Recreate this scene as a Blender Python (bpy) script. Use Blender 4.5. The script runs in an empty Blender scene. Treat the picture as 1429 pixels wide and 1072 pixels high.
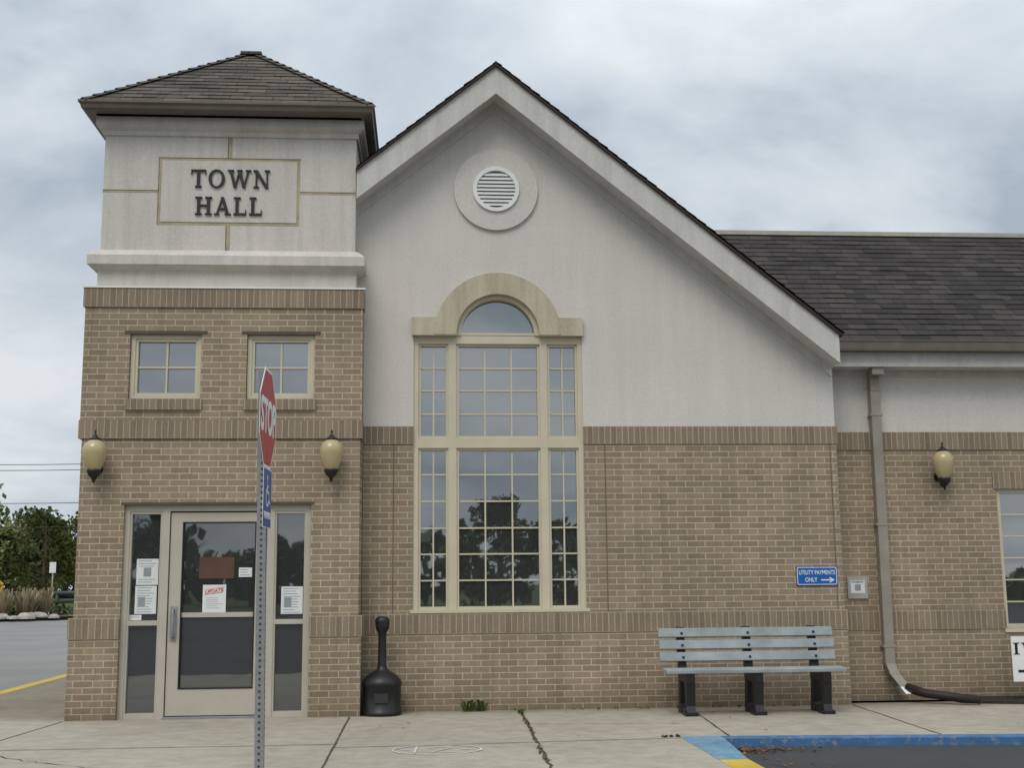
import bpy, bmesh, math, random
from mathutils import Vector, Matrix
random.seed(7)
SC=bpy.context.scene
SC.view_settings.view_transform='Standard';SC.view_settings.look='None';SC.view_settings.exposure=0;SC.view_settings.gamma=1
COL=SC.collection
# ------------------------------------------------------------ helpers
def link(o,parent=None):
    COL.objects.link(o)
    if parent: o.parent=parent
    return o
def empty(name,loc=(0,0,0),rotz=0,parent=None):
    o=bpy.data.objects.new(name,None); o.empty_display_size=.2
    o.location=loc; o.rotation_euler=(0,0,rotz)
    return link(o,parent)
class MB:
    def __init__(s): s.v=[];s.f=[];s.uv=[];s.m=[];s.sm=[]
    def face(s,pts,uv=None,mi=0,sold=None,smooth=False):
        pts=[Vector(p) for p in pts]
        if uv is None:
            n=Vector((0,0,0))
            for i in range(len(pts)):
                a=pts[i];b=pts[(i+1)%len(pts)]
                n+=Vector(((a.y-b.y)*(a.z+b.z),(a.z-b.z)*(a.x+b.x),(a.x-b.x)*(a.y+b.y)))
            ax=max(range(3),key=lambda k:abs(n[k]))
            if ax==1: uv=[(p.x,p.z) for p in pts]
            elif ax==0: uv=[(p.y,p.z) for p in pts]
            else: uv=[(p.x,p.y) for p in pts]
            if sold is not None:
                if ax==2: uv=[(p.y+.05,p.x) for p in pts]
                else: uv=[(v-sold,u) for u,v in uv]
        b=len(s.v); s.v+= [tuple(p) for p in pts]
        s.f.append(tuple(range(b,b+len(pts)))); s.uv+=list(uv); s.m.append(mi); s.sm.append(smooth)
    def box(s,x0,x1,y0,y1,z0,z1,mi=0,sold=None):
        if x0>x1:x0,x1=x1,x0
        if y0>y1:y0,y1=y1,y0
        if z0>z1:z0,z1=z1,z0
        A=[(x0,y0,z0),(x1,y0,z0),(x1,y1,z0),(x0,y1,z0),(x0,y0,z1),(x1,y0,z1),(x1,y1,z1),(x0,y1,z1)]
        for q in ((0,1,5,4),(1,2,6,5),(2,3,7,6),(3,0,4,7),(4,5,6,7),(3,2,1,0)):
            s.face([A[i] for i in q],mi=mi,sold=sold)
    def ext(s,pts,y0,y1,mi=0):   # polygon in XZ (ccw seen from -Y) extruded y0(front)->y1
        s.face([(x,y0,z) for x,z in pts],mi=mi)
        s.face([(x,y1,z) for x,z in reversed(pts)],mi=mi)
        n=len(pts)
        for i in range(n):
            a=pts[i];b=pts[(i+1)%n]
            s.face([(a[0],y0,a[1]),(a[0],y1,a[1]),(b[0],y1,b[1]),(b[0],y0,b[1])],mi=mi)
    def extx(s,pts,x0,x1,mi=0):  # polygon in YZ extruded in X
        s.face([(x0,y,z) for y,z in pts],mi=mi); s.face([(x1,y,z) for y,z in reversed(pts)],mi=mi)
        n=len(pts)
        for i in range(n):
            a=pts[i];b=pts[(i+1)%n]
            s.face([(x0,a[0],a[1]),(x1,a[0],a[1]),(x1,b[0],b[1]),(x0,b[0],b[1])],mi=mi)
    def ring(s,cx,cz,ri,ro,y0,y1,a0=0,a1=360,n=48,mi=0):
        for i in range(n):
            t0=math.radians(a0+(a1-a0)*i/n);t1=math.radians(a0+(a1-a0)*(i+1)/n)
            P=lambda r,t:(cx+r*math.cos(t),cz+r*math.sin(t))
            a,b,c,d=P(ri,t0),P(ro,t0),P(ro,t1),P(ri,t1)
            s.face([(a[0],y0,a[1]),(b[0],y0,b[1]),(c[0],y0,c[1]),(d[0],y0,d[1])],mi=mi)
            s.face([(b[0],y0,b[1]),(b[0],y1,b[1]),(c[0],y1,c[1]),(c[0],y0,c[1])],mi=mi)
            s.face([(a[0],y1,a[1]),(a[0],y0,a[1]),(d[0],y0,d[1]),(d[0],y1,d[1])],mi=mi)
        if abs(a1-a0)<359:
            for t in (a0,a1):
                t=math.radians(t);a=(cx+ri*math.cos(t),cz+ri*math.sin(t));b=(cx+ro*math.cos(t),cz+ro*math.sin(t))
                s.face([(a[0],y0,a[1]),(b[0],y0,b[1]),(b[0],y1,b[1]),(a[0],y1,a[1])],mi=mi)
    def lathe(s,prof,cx,cy,n=24,mi=0,smooth=True):
        for (r0,z0),(r1,z1) in zip(prof,prof[1:]):
            for i in range(n):
                t0=2*math.pi*i/n;t1=2*math.pi*(i+1)/n
                pts=[(cx+r0*math.cos(t0),cy+r0*math.sin(t0),z0),(cx+r0*math.cos(t1),cy+r0*math.sin(t1),z0),
                     (cx+r1*math.cos(t1),cy+r1*math.sin(t1),z1),(cx+r1*math.cos(t0),cy+r1*math.sin(t0),z1)]
                s.face(pts,mi=mi,smooth=smooth)
    def tube(s,path,r,n=8,mi=0):
        path=[Vector(p) for p in path]
        rs=r if isinstance(r,(list,tuple)) else [r]*len(path)
        rings=[]
        for i,p in enumerate(path):
            d=(path[min(i+1,len(path)-1)]-path[max(i-1,0)]).normalized()
            u=d.cross(Vector((0,0,1)) if abs(d.z)<.9 else Vector((1,0,0))).normalized();w=d.cross(u)
            rings.append([p+(u*math.cos(2*math.pi*k/n)+w*math.sin(2*math.pi*k/n))*rs[i] for k in range(n)])
        for a,b in zip(rings,rings[1:]):
            for k in range(n): s.face([a[k],a[(k+1)%n],b[(k+1)%n],b[k]],mi=mi,smooth=True)
        s.face(rings[0][::-1],mi=mi); s.face(rings[-1],mi=mi)
    def build(s,name,mats,parent=None,merge=True,bevel=0):
        me=bpy.data.meshes.new(name); me.from_pydata(s.v,[],s.f)
        ul=me.uv_layers.new(name="UVMap")
        for i,u in enumerate(s.uv): ul.data[i].uv=u
        if not isinstance(mats,(list,tuple)): mats=[mats]
        for m in mats: me.materials.append(m)
        for p,mi,sm in zip(me.polygons,s.m,s.sm): p.material_index=mi; p.use_smooth=sm
        if merge:
            bm=bmesh.new();bm.from_mesh(me);bmesh.ops.remove_doubles(bm,verts=bm.verts,dist=1e-5);bm.to_mesh(me);bm.free()
        o=bpy.data.objects.new(name,me)
        if bevel:
            md=o.modifiers.new("bev","BEVEL");md.width=bevel;md.segments=2;md.limit_method='ANGLE'
        return link(o,parent)
def text(name,body,size,mat,loc,parent=None,rot=(math.pi/2,0,0),extr=.0015,align='CENTER',bold=0,sx=1):
    cu=bpy.data.curves.new(name,'FONT');cu.body=body;cu.size=size;cu.extrude=extr;cu.align_x=align;cu.align_y='CENTER';cu.offset=bold
    cu.materials.append(mat);o=bpy.data.objects.new(name,cu);o.location=loc;o.rotation_euler=rot;o.scale=(sx,1,1)
    return link(o,parent)
# ------------------------------------------------------------ materials
class N:
    def __init__(s,name):
        s.mat=bpy.data.materials.new(name);s.mat.use_nodes=True;s.nt=s.mat.node_tree
        s.b=s.nt.nodes["Principled BSDF"];s.out=s.nt.nodes["Material Output"]
    def n(s,t,**k):
        x=s.nt.nodes.new(t)
        for a,v in k.items(): setattr(x,a,v)
        return x
    def l(s,a,b): s.nt.links.new(a,b)
    def uv(s): return s.n("ShaderNodeTexCoord").outputs["UV"]
    def ob(s): return s.n("ShaderNodeNewGeometry").outputs["Position"]
    def noise(s,vec,scale,detail=4,rough=.55):
        x=s.n("ShaderNodeTexNoise");x.inputs["Scale"].default_value=scale;x.inputs["Detail"].default_value=detail;x.inputs["Roughness"].default_value=rough
        s.l(vec,x.inputs["Vector"]);return x.outputs["Fac"]
    def mapv(s,vec,sc):
        x=s.n("ShaderNodeMapping");x.inputs["Scale"].default_value=sc;s.l(vec,x.inputs["Vector"]);return x.outputs[0]
    def ramp(s,fac,p0,p1,c0=(0,0,0),c1=(1,1,1)):
        x=s.n("ShaderNodeValToRGB");e=x.color_ramp.elements
        e[0].position=p0;e[1].position=p1;e[0].color=(*c0,1);e[1].color=(*c1,1);s.l(fac,x.inputs[0]);return x.outputs[0]
    def mix(s,fac,a,b,mode='MIX'):
        x=s.n("ShaderNodeMix",data_type='RGBA',blend_type=mode)
        for sock,v in ((x.inputs[0],fac),(x.inputs[6],a),(x.inputs[7],b)):
            if isinstance(v,(int,float)): sock.default_value=v
            elif isinstance(v,tuple): sock.default_value=(*v,1)
            else: s.l(v,sock)
        return x.outputs[2]
    def math(s,op,a,b=0.0,c=None):
        x=s.n("ShaderNodeMath",operation=op)
        for i,v in enumerate((a,b) if c is None else (a,b,c)):
            if isinstance(v,(int,float)): x.inputs[i].default_value=v
            else: s.l(v,x.inputs[i])
        return x.outputs[0]
    def bump(s,h,strength=.5,dist=.01,prev=None):
        x=s.n("ShaderNodeBump");x.inputs["Strength"].default_value=strength;x.inputs["Distance"].default_value=dist
        s.l(h,x.inputs["Height"])
        if prev: s.l(prev,x.inputs["Normal"])
        return x.outputs[0]
    def done(s,col=None,rough=.8,nrm=None,metal=0,spec=.3):
        if isinstance(col,tuple): s.b.inputs["Base Color"].default_value=(*col,1)
        elif col is not None: s.l(col,s.b.inputs["Base Color"])
        if isinstance(rough,(int,float)): s.b.inputs["Roughness"].default_value=rough
        else: s.l(rough,s.b.inputs["Roughness"])
        s.b.inputs["Metallic"].default_value=metal;s.b.inputs["Specular IOR Level"].default_value=spec
        if nrm: s.l(nrm,s.b.inputs["Normal"])
        return s.mat
def plain(name,c,rough=.5,metal=0,spec=.4,var=.12,scale=6,bump=0):
    m=N(name);p=m.ob();f=m.noise(p,scale,5)
    lo=tuple(x*(1-var) for x in c);hi=tuple(min(1,x*(1+var)) for x in c)
    nr=None
    if bump: nr=m.bump(m.noise(p,scale*12,3),.4,bump)
    return m.done(m.ramp(f,.3,.7,lo,hi),rough,nr,metal,spec)
def brickmat(name,c1,c2,mo,soldier=False):
    m=N(name);uv=m.uv()
    b=m.n("ShaderNodeTexBrick");m.l(uv,b.inputs["Vector"])
    b.offset=0.0 if soldier else .5
    b.inputs["Scale"].default_value=1;b.inputs["Mortar Size"].default_value=.006;b.inputs["Mortar Smooth"].default_value=.15
    b.inputs["Brick Width"].default_value=.215 if soldier else .2032;b.inputs["Row Height"].default_value=.0677
    b.inputs["Color1"].default_value=(*c1,1);b.inputs["Color2"].default_value=(*c2,1);b.inputs["Mortar"].default_value=(*mo,1)
    p=m.ob()
    big=m.ramp(m.noise(p,.9,5),.3,.75,(.85,.85,.84),(1.11,1.09,1.07))
    c=m.mix(1,b.outputs["Color"],big,'MULTIPLY')
    fine=m.ramp(m.noise(p,60,3),.25,.75,(.85,.85,.85),(1.12,1.12,1.12))
    c=m.mix(1,c,fine,'MULTIPLY')
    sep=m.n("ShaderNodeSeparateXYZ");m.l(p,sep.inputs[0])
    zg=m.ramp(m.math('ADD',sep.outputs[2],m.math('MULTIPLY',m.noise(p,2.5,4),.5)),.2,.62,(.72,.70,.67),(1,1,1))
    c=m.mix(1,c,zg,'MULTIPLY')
    st=m.ramp(m.noise(m.mapv(p,(6,6,.5)),1.2,5,.6),.34,.55,(.86,.86,.85),(1,1,1))
    c=m.mix(1,c,st,'MULTIPLY')
    h=m.math('SUBTRACT',1,b.outputs["Fac"])
    nr=m.bump(h,.7,.006);nr=m.bump(m.noise(p,90,3),.25,.004,nr)
    return m.done(c,.88,nr,0,.2)
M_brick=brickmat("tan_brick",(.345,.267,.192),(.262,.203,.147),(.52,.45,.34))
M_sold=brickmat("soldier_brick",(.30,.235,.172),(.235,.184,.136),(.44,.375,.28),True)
def stuccomat(name,c,streak=.12):
    m=N(name);p=m.ob()
    base=m.ramp(m.noise(p,.8,6,.6),.3,.75,tuple(x*.93 for x in c),tuple(x*1.03 for x in c))
    st=m.ramp(m.noise(m.mapv(p,(5,5,.35)),1.4,5,.6),.35,.62,(1-streak,1-streak,1-streak*1.05),(1,1,1))
    c2=m.mix(1,base,st,'MULTIPLY')
    sp=m.ramp(m.noise(p,38,4,.7),.3,.7,(.90,.90,.90),(1.05,1.05,1.05))
    c2=m.mix(1,c2,sp,'MULTIPLY')
    nr=m.bump(m.noise(p,75,4,.7),.6,.010)
    return m.done(c2,.93,nr,0,.15)
M_stucco=stuccomat("stucco",(.67,.635,.58),.05)
M_stucco_t=stuccomat("stucco_weathered",(.655,.62,.56),.13)
M_cast=stuccomat("cast_stone_trim",(.57,.52,.385),.25)
M_rake=stuccomat("painted_trim_board",(.635,.615,.58),.14)
def shinglemat(name,c1,c2):
    m=N(name);uv=m.uv()
    b=m.n("ShaderNodeTexBrick");m.l(uv,b.inputs["Vector"]);b.offset=.37;b.offset_frequency=2;b.squash=1.35;b.squash_frequency=3
    b.inputs["Scale"].default_value=1;b.inputs["Mortar Size"].default_value=.007;b.inputs["Mortar Smooth"].default_value=.4
    b.inputs["Brick Width"].default_value=.24;b.inputs["Row Height"].default_value=.143
    b.inputs["Color1"].default_value=(*c1,1);b.inputs["Color2"].default_value=(*c2,1);b.inputs["Mortar"].default_value=(*[x*.4 for x in c1],1)
    p=m.ob()
    c=m.mix(1,b.outputs["Color"],m.ramp(m.noise(p,1.3,6,.65),.3,.7,(.72,.72,.72),(1.25,1.22,1.18)),'MULTIPLY')
    c=m.mix(1,c,m.ramp(m.noise(p,110,2),.3,.7,(.75,.75,.75),(1.25,1.25,1.25)),'MULTIPLY')
    return m.done(c,.95,m.bump(m.noise(p,120,2),.5,.004),0,.15)
M_sh_t=shinglemat("shingles_tower",(.125,.111,.092),(.078,.069,.058))
M_sh=shinglemat("shingles_dark",(.066,.059,.056),(.037,.034,.034))
M_edge=plain("shingle_edge",(.04,.027,.024),.9)
M_gutter=plain("bronze_gutter",(.125,.108,.084),.45,0,.4)
M_down=plain("downspout_paint",(.29,.26,.215),.5,0,.4,.15,3)
M_frame=plain("window_frame_tan",(.56,.505,.375),.45,0,.4,.06,3)
M_alum=plain("door_frame_paint",(.46,.42,.35),.4,0,.45,.06,3)
M_black=plain("black_plastic",(.012,.012,.013),.42,0,.45)
M_blackmetal=plain("black_metal",(.02,.018,.016),.45,0,.4)
M_letters=plain("letter_bronze",(.025,.02,.022),.5)
M_groove=plain("tan_reveal",(.43,.37,.245),.9,0,.2,.2,5)
M_dark=plain("dark_void",(.02,.02,.02),.9)
M_white=plain("white_enamel",(.76,.76,.74),.5,0,.3,.04)
M_paper=plain("paper",(.70,.72,.71),.8,0,.2,.03)
M_grey=plain("grey_print",(.28,.30,.32),.8,0,.2)
M_red=plain("sign_red",(.42,.03,.035),.4,0,.4,.08)
M_redink=plain("red_ink",(.55,.08,.06),.8)
M_blue=plain("sign_blue",(.01,.11,.40),.4,0,.4,.05)
M_blueacc=plain("parking_sign_blue",(.02,.08,.28),.4,0,.4,.05)
M_slat=plain("bench_slat",(.285,.32,.33),.6,0,.3,.2,4,.001)
M_galv=plain("galvanized_steel",(.27,.275,.275),.55,.25,.5,.15,20)
M_chalk=plain("chalk",(.55,.54,.51),.95)
M_mulch=plain("mulch",(.045,.035,.028),.95,0,.2,.5,30,.02)
M_soil=plain("joint_dirt",(.09,.08,.055),.95,0,.1,.4,20)
def glassmat(name,refl,inner):
    m=N(name);nt=m.nt
    m.done(inner,.5)
    g=m.n("ShaderNodeBsdfGlossy");g.inputs["Roughness"].default_value=.015;g.inputs["Color"].default_value=(.93,.96,.98,1)
    nr=m.bump(m.noise(m.ob(),1.3,2),.14,.012);m.l(nr,g.inputs["Normal"])
    lw=m.n("ShaderNodeFresnel");lw.inputs["IOR"].default_value=1.5
    mx=m.n("ShaderNodeMixShader");m.l(m.math('ADD',lw.outputs[0],refl-.04),mx.inputs[0]);m.l(m.b.outputs[0],mx.inputs[1]);m.l(g.outputs[0],mx.inputs[2])
    m.l(mx.outputs[0],m.out.inputs[0]);return m.mat
M_glass=glassmat("window_glass",.33,(.03,.032,.031))
M_glassd=glassmat("door_glass",.19,(.022,.023,.024))
def globemat():
    m=N("amber_globe");m.done((.45,.37,.20),.22,None,0,.6)
    return m.mat
M_globe=globemat()
def concmat():
    m=N("concrete");p=m.ob()
    c=m.ramp(m.noise(p,.55,6,.6),.3,.72,(.335,.302,.245),(.435,.395,.325))
    c=m.mix(1,c,m.ramp(m.noise(p,5,6,.7),.32,.6,(.82,.81,.79),(1.03,1.03,1.03)),'MULTIPLY')
    c=m.mix(1,c,m.ramp(m.noise(p,130,2),.3,.7,(.84,.84,.84),(1.12,1.12,1.12)),'MULTIPLY')
    sp=m.ramp(m.noise(p,13,2,.5),.70,.74,(1,1,1),(.72,.71,.70))
    c=m.mix(1,c,sp,'MULTIPLY')
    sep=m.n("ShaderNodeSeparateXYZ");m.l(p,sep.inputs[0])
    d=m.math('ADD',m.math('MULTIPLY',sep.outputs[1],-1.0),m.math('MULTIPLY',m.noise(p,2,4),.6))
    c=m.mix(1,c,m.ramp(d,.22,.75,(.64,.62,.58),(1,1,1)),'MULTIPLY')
    return m.done(c,.92,m.bump(m.noise(p,90,3),.3,.004),0,.2)
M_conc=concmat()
def aspmat():
    m=N("asphalt");p=m.ob()
    c=m.ramp(m.noise(p,.35,6,.6),.3,.7,(.04,.041,.043),(.065,.065,.067))
    c=m.mix(1,c,m.ramp(m.noise(p,160,2),.3,.7,(.6,.6,.6),(1.5,1.5,1.5)),'MULTIPLY')
    return m.done(c,.9,m.bump(m.noise(p,140,2),.5,.006),0,.25)
M_asp=aspmat()
def roadmat():
    m=N("worn_road");p=m.ob()
    c=m.ramp(m.noise(p,.25,6,.6),.3,.7,(.18,.176,.165),(.26,.252,.238))
    c=m.mix(1,c,m.ramp(m.noise(p,60,2),.3,.7,(.85,.85,.85),(1.12,1.12,1.12)),'MULTIPLY')
    return m.done(c,.9)
M_road=roadmat()
def paintmat(name,c,under):
    m=N(name);p=m.ob()
    f=m.ramp(m.noise(p,14,6,.75),.53,.63)
    c1=m.mix(1,c,m.ramp(m.noise(p,3,4),.3,.7,(.75,.75,.75),(1.1,1.1,1.1)),'MULTIPLY')
    return m.done(m.mix(f,c1,under),.8,m.bump(m.noise(p,90,3),.3,.004))
M_bcurb=paintmat("blue_curb_paint",(.055,.15,.31),(.20,.23,.25))
M_bcurb2=paintmat("worn_blue_paint",(.14,.28,.40),(.35,.33,.29))
M_ycurb=paintmat("yellow_curb_paint",(.58,.41,.04),(.38,.34,.24))
M_grass=plain("grass_ground",(.06,.085,.03),.95,0,.1,.4,.6)
def leafmat(name,c0,c1):
    m=N(name);gi=m.n("ShaderNodeNewGeometry");
    x=m.n("ShaderNodeValToRGB");e=x.color_ramp.elements;e[0].color=(*c0,1);e[1].color=(*c1,1)
    m.l(gi.outputs["Random Per Island"],x.inputs[0])
    return m.done(x.outputs[0],.7,None,0,.25)
M_leaf=leafmat("foliage",(.05,.075,.018),(.20,.21,.06))
M_leafd=leafmat("foliage_dark",(.025,.04,.012),(.085,.105,.035))
M_bark=plain("bark",(.09,.07,.05),.95,0,.1,.3,10,.01)
M_weed=leafmat("weed_green",(.05,.09,.02),(.12,.16,.05))
M_tangrass=leafmat("tan_plumes",(.22,.17,.10),(.42,.34,.22))
M_rock=plain("rock",(.36,.33,.30),.9,0,.2,.3,2,.02)
M_deadleaf=leafmat("dead_leaves",(.06,.03,.015),(.26,.12,.05))
M_mach=plain("machine_yellow",(.55,.33,.02),.5)

# ------------------------------------------------------------ camera
cd=bpy.data.cameras.new("camera");cam=bpy.data.objects.new("camera",cd);COL.objects.link(cam)
fw=Vector((.06966,.98441,.16152));r2=Vector((.99757,-.06913,-.00896));u2=r2.cross(fw).normalized();r2=fw.cross(u2).normalized()
cam.matrix_world=Matrix(((r2.x,u2.x,-fw.x,0),(r2.y,u2.y,-fw.y,-13.84),(r2.z,u2.z,-fw.z,1.35),(0,0,0,1)))
cd.sensor_width=36;cd.lens=43.31;cd.clip_end=3000;cd.clip_start=.1
SC.camera=cam
# ------------------------------------------------------------ sky + sun
w=bpy.data.worlds.new("World");SC.world=w;w.use_nodes=True;nt=w.node_tree
for n in list(nt.nodes): nt.nodes.remove(n)
def wn(t,**k):
    x=nt.nodes.new(t)
    for a,v in k.items(): setattr(x,a,v)
    return x
L=nt.links.new
SUN_EL=math.radians(52);SUN_AZ=math.radians(200)   # azimuth from +Y clockwise
sky=wn("ShaderNodeTexSky",sky_type='NISHITA');sky.sun_disc=False;sky.sun_elevation=SUN_EL;sky.sun_rotation=SUN_AZ
tc=wn("ShaderNodeTexCoord");sep=wn("ShaderNodeSeparateXYZ");L(tc.outputs["Generated"],sep.inputs[0])
def wm(op,a,b):
    x=wn("ShaderNodeMath",operation=op)
    for i,v in enumerate((a,b)):
        if isinstance(v,(int,float)): x.inputs[i].default_value=v
        else: L(v,x.inputs[i])
    return x.outputs[0]
zc=wm('MAXIMUM',sep.outputs[2],0.0);zd=wm('ADD',zc,.26)
cx=wm('DIVIDE',sep.outputs[0],zd);cy=wm('DIVIDE',sep.outputs[1],zd)
cb=wn("ShaderNodeCombineXYZ");L(cx,cb.inputs[0]);L(cy,cb.inputs[1]);cb.inputs[2].default_value=5.2
n1=wn("ShaderNodeTexNoise");n1.inputs["Scale"].default_value=1.55;n1.inputs["Detail"].default_value=8;n1.inputs["Roughness"].default_value=.53;n1.inputs["Distortion"].default_value=.35
L(cb.outputs[0],n1.inputs["Vector"])
rp=wn("ShaderNodeValToRGB");e=rp.color_ramp.elements
e[0].position=.37;e[0].color=(.37,.43,.50,1);e[1].position=.63;e[1].color=(.73,.765,.79,1)
x=e.new(.49);x.color=(.55,.61,.665,1)
L(n1.outputs["Fac"],rp.inputs[0])
br=wm('ADD',wm('MULTIPLY',wm('POWER',zc,2.2),1.5),1.06)
vm=wn("ShaderNodeVectorMath",operation='SCALE');L(rp.outputs[0],vm.inputs[0]);L(br,vm.inputs["Scale"])
b1=wn("ShaderNodeBackground");L(vm.outputs[0],b1.inputs[0]);b1.inputs[1].default_value=1.0
b2=wn("ShaderNodeBackground");L(sky.outputs[0],b2.inputs[0]);b2.inputs[1].default_value=.06
mx=wn("ShaderNodeMixShader");mx.inputs[0].default_value=.08;L(b1.outputs[0],mx.inputs[1]);L(b2.outputs[0],mx.inputs[2])
wo=wn("ShaderNodeOutputWorld");L(mx.outputs[0],wo.inputs[0])
sl=bpy.data.lights.new("sun","SUN");sl.energy=1.3;sl.angle=math.radians(28);sl.color=(1,.94,.86)
so=bpy.data.objects.new("sun",sl);COL.objects.link(so)
sd=Vector((math.sin(SUN_AZ)*math.cos(SUN_EL),math.cos(SUN_AZ)*math.cos(SUN_EL),math.sin(SUN_EL)))
so.rotation_euler=(-sd).to_track_quat('-Z','Y').to_euler();so.location=(0,-20,30)

# ------------------------------------------------------------ ground
b=MB();b.face([(-700,-700,-.16),(700,-700,-.16),(700,900,-.16),(-700,900,-.16)]);b.build("ground",M_grass)
b=MB();b.face([(-90,-60,-.07),(60,-60,-.07),(60,1.0,-.07),(-90,1.0,-.07)]);b.build("parking_lot",M_asp)
b=MB();b.face([(-90,1.0,-.074),(-5.0,1.0,-.074),(-5.0,82,-.074),(-90,82,-.074)]);b.build("road",M_road)
b=MB()
outline=[(-5.75,12),(-5.55,3.1),(-5.5,-7),(2.27,-7),(2.27,-2.60),(2.45,-2.60),(2.63,-2.60),(5.33,-2.84),(14,-3.6),(30,-4.9),(30,.2),(-3.0,.2),(-3.0,12)]
b.face([(x,y,0) for x,y in outline][::1])
n=len(outline)
for i in range(n):
    a=outline[i];c=outline[(i+1)%n]
    b.face([(a[0],a[1],0),(a[0],a[1],-.15),(c[0],c[1],-.15),(c[0],c[1],0)])
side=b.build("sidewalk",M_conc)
b=MB()
def prism(bb,P,z0,z1,mi=0):
    bb.face([(x,y,z1) for x,y in P],mi=mi)
    for i in range(len(P)):
        a=P[i];c=P[(i+1)%len(P)]
        bb.face([(a[0],a[1],z0),(c[0],c[1],z0),(c[0],c[1],z1),(a[0],a[1],z1)],mi=mi)
prism(b,[(2.63,-2.78),(5.33,-3.03),(14,-3.82),(14,-3.6),(5.33,-2.84),(2.63,-2.60)],-.15,.004)
b.build("blue_curb",M_bcurb,bevel=.008)
b=MB()
prism(b,[(2.27,-2.60),(2.27,-4.1),(2.5,-4.1),(2.63,-2.785),(2.63,-2.60)],-.15,.003,0)
prism(b,[(2.27,-4.1),(2.27,-7),(2.5,-7),(2.5,-4.1)],-.15,.003,1)
b.build("parking_bay_curb",[M_bcurb2,M_ycurb])
b=MB();prism(b,[(-5.70,3.0),(-5.52,3.0),(-5.72,12),(-5.9,12)],-.15,.004);prism(b,[(-5.66,-7),(-5.48,-7),(-5.52,3.0),(-5.70,3.0)],-.15,.004);b.build("yellow_curb",M_ycurb)
b=MB()
def strip(bb,pts,wd,z,jit=0):
    pts=[Vector((p[0],p[1],0)) for p in pts]
    out=[]
    for i,p in enumerate(pts):
        d=(pts[min(i+1,len(pts)-1)]-pts[max(i-1,0)]).normalized();nn=Vector((-d.y,d.x,0))
        ww=wd*(1+random.uniform(-jit,jit));out.append((p+nn*ww/2,p-nn*ww/2))
    for a,c in zip(out,out[1:]): bb.face([(a[1].x,a[1].y,z),(c[1].x,c[1].y,z),(c[0].x,c[0].y,z),(a[0].x,a[0].y,z)])
def wob(p0,p1,n,a):
    return [(p0[0]+(p1[0]-p0[0])*i/n+random.uniform(-a,a),p0[1]+(p1[1]-p0[1])*i/n+random.uniform(-a,a)) for i in range(n+1)]
strip(b,wob((-.79,-.45),(-.76,-7),30,.003),.018,.0035,.2)
strip(b,wob((1.04,-.02),(.88,-7),50,.012),.028,.0035,.5)
strip(b,wob((-5.4,-2.74),(-.79,-2.72),30,.004),.016,.004,.2)
strip(b,wob((-.79,-2.95),(2.27,-2.70),30,.004),.016,.004,.2)
strip(b,wob((-3.73,-.43),(-3.9,-2.74),14,.004),.014,.0035,.2)
strip(b,wob((2.9,-.02),(2.72,-2.6),14,.006),.016,.0035,.3)
strip(b,wob((4.75,-.02),(4.6,-2.75),14,.006),.016,.0035,.3)
strip(b,wob((6.6,-.2),(6.5,-2.9),14,.006),.016,.0035,.3)
strip(b,wob((-4.4,-2.3),(-3.2,-3.4),16,.03),.012,.0045,.6)
strip(b,wob((-3.2,-3.4),(-2.4,-4.0),10,.03),.010,.0045,.6)
strip(b,wob((-5.4,-.9),(-4.2,-.6),10,.03),.010,.0045,.6)
strip(b,wob((1.03,-1.4),(2.5,-1.55),20,.015),.009,.0045,.6)
b.build("pavement_joints",M_soil)
b=MB()
strip(b,[(.10+.37*math.cos(t/24*2*math.pi),-3.2+.30*math.sin(t/24*2*math.pi)) for t in range(25)],.018,.0055,.5)
strip(b,[(-.09,-3.38),(-.07,-3.0)],.02,.0055);strip(b,[(-.2,-3.2),(-.13,-3.2)],.02,.006)
strip(b,[(.03,-3.1),(.12,-3.0),(.22,-3.08),(.05,-3.36),(.26,-3.36)],.02,.0055);strip(b,[(.30,-3.2),(.37,-3.2)],.02,.006)
b.build("chalk_marking",M_chalk)
b=MB();prism(b,[(6.0,-.05),(6.6,-.25),(20,-.5),(20,.44),(6.0,.44)],-.05,.03);b.build("mulch_bed",M_mulch)

# ------------------------------------------------------------ TOWN HALL
TH=empty("town_hall")
YT=-.40
br_=MB();so_=MB()
def tf(x0,x1,z0,z1,y=YT): br_.box(x0,x1,y,y+.2,z0,z1)
tf(-3.725,-3.21,0,.83,-.412);tf(-1.23,-.685,0,.83,-.412)
tf(-3.69,-3.21,1.05,2.95,-.39);tf(-1.23,-.715,1.05,2.95,-.39);tf(-3.21,-1.23,2.26,2.95,-.39)
for a,c in((-3.715,-3.22),(-2.45,-1.96),(-1.22,-.70)): tf(a,c,3.15,4.40)
for a,c in((-3.22,-2.45),(-1.96,-1.22)): tf(a,c,3.15,3.26);tf(a,c,4.13,4.40)
so_.box(-3.735,-3.21,-.425,-.2,.83,1.05,sold=.83);so_.box(-1.23,-.675,-.425,-.2,.83,1.05,sold=.83)
so_.box(-3.725,-.69,-.415,-.2,2.95,3.15,sold=2.95)
so_.box(-3.735,-.685,-.42,-.2,4.40,4.61,sold=4.40)
for a,c in((-3.24,-2.43),(-1.98,-1.20)): so_.box(a,c,-.43,-.3,3.26,3.38,sold=3.22)
br_.box(-3.705,-3.5,-.2,2.6,0,4.60);br_.box(-.9,-.705,-.2,2.6,0,4.60);br_.box(-3.5,-.9,2.4,2.6,0,4.6)
br_.box(-.70,-.14,0,.25,1.05,2.93);br_.box(1.79,4.72,0,.25,1.05,2.93);br_.box(-.70,4.74,-.012,.25,0,.83)
so_.box(-.70,4.745,-.022,.25,.83,1.05,sold=.83)
so_.box(-.70,-.14,-.015,.25,2.93,3.13,sold=2.93);so_.box(1.79,4.735,-.015,.25,2.93,3.13,sold=2.93)
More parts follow.
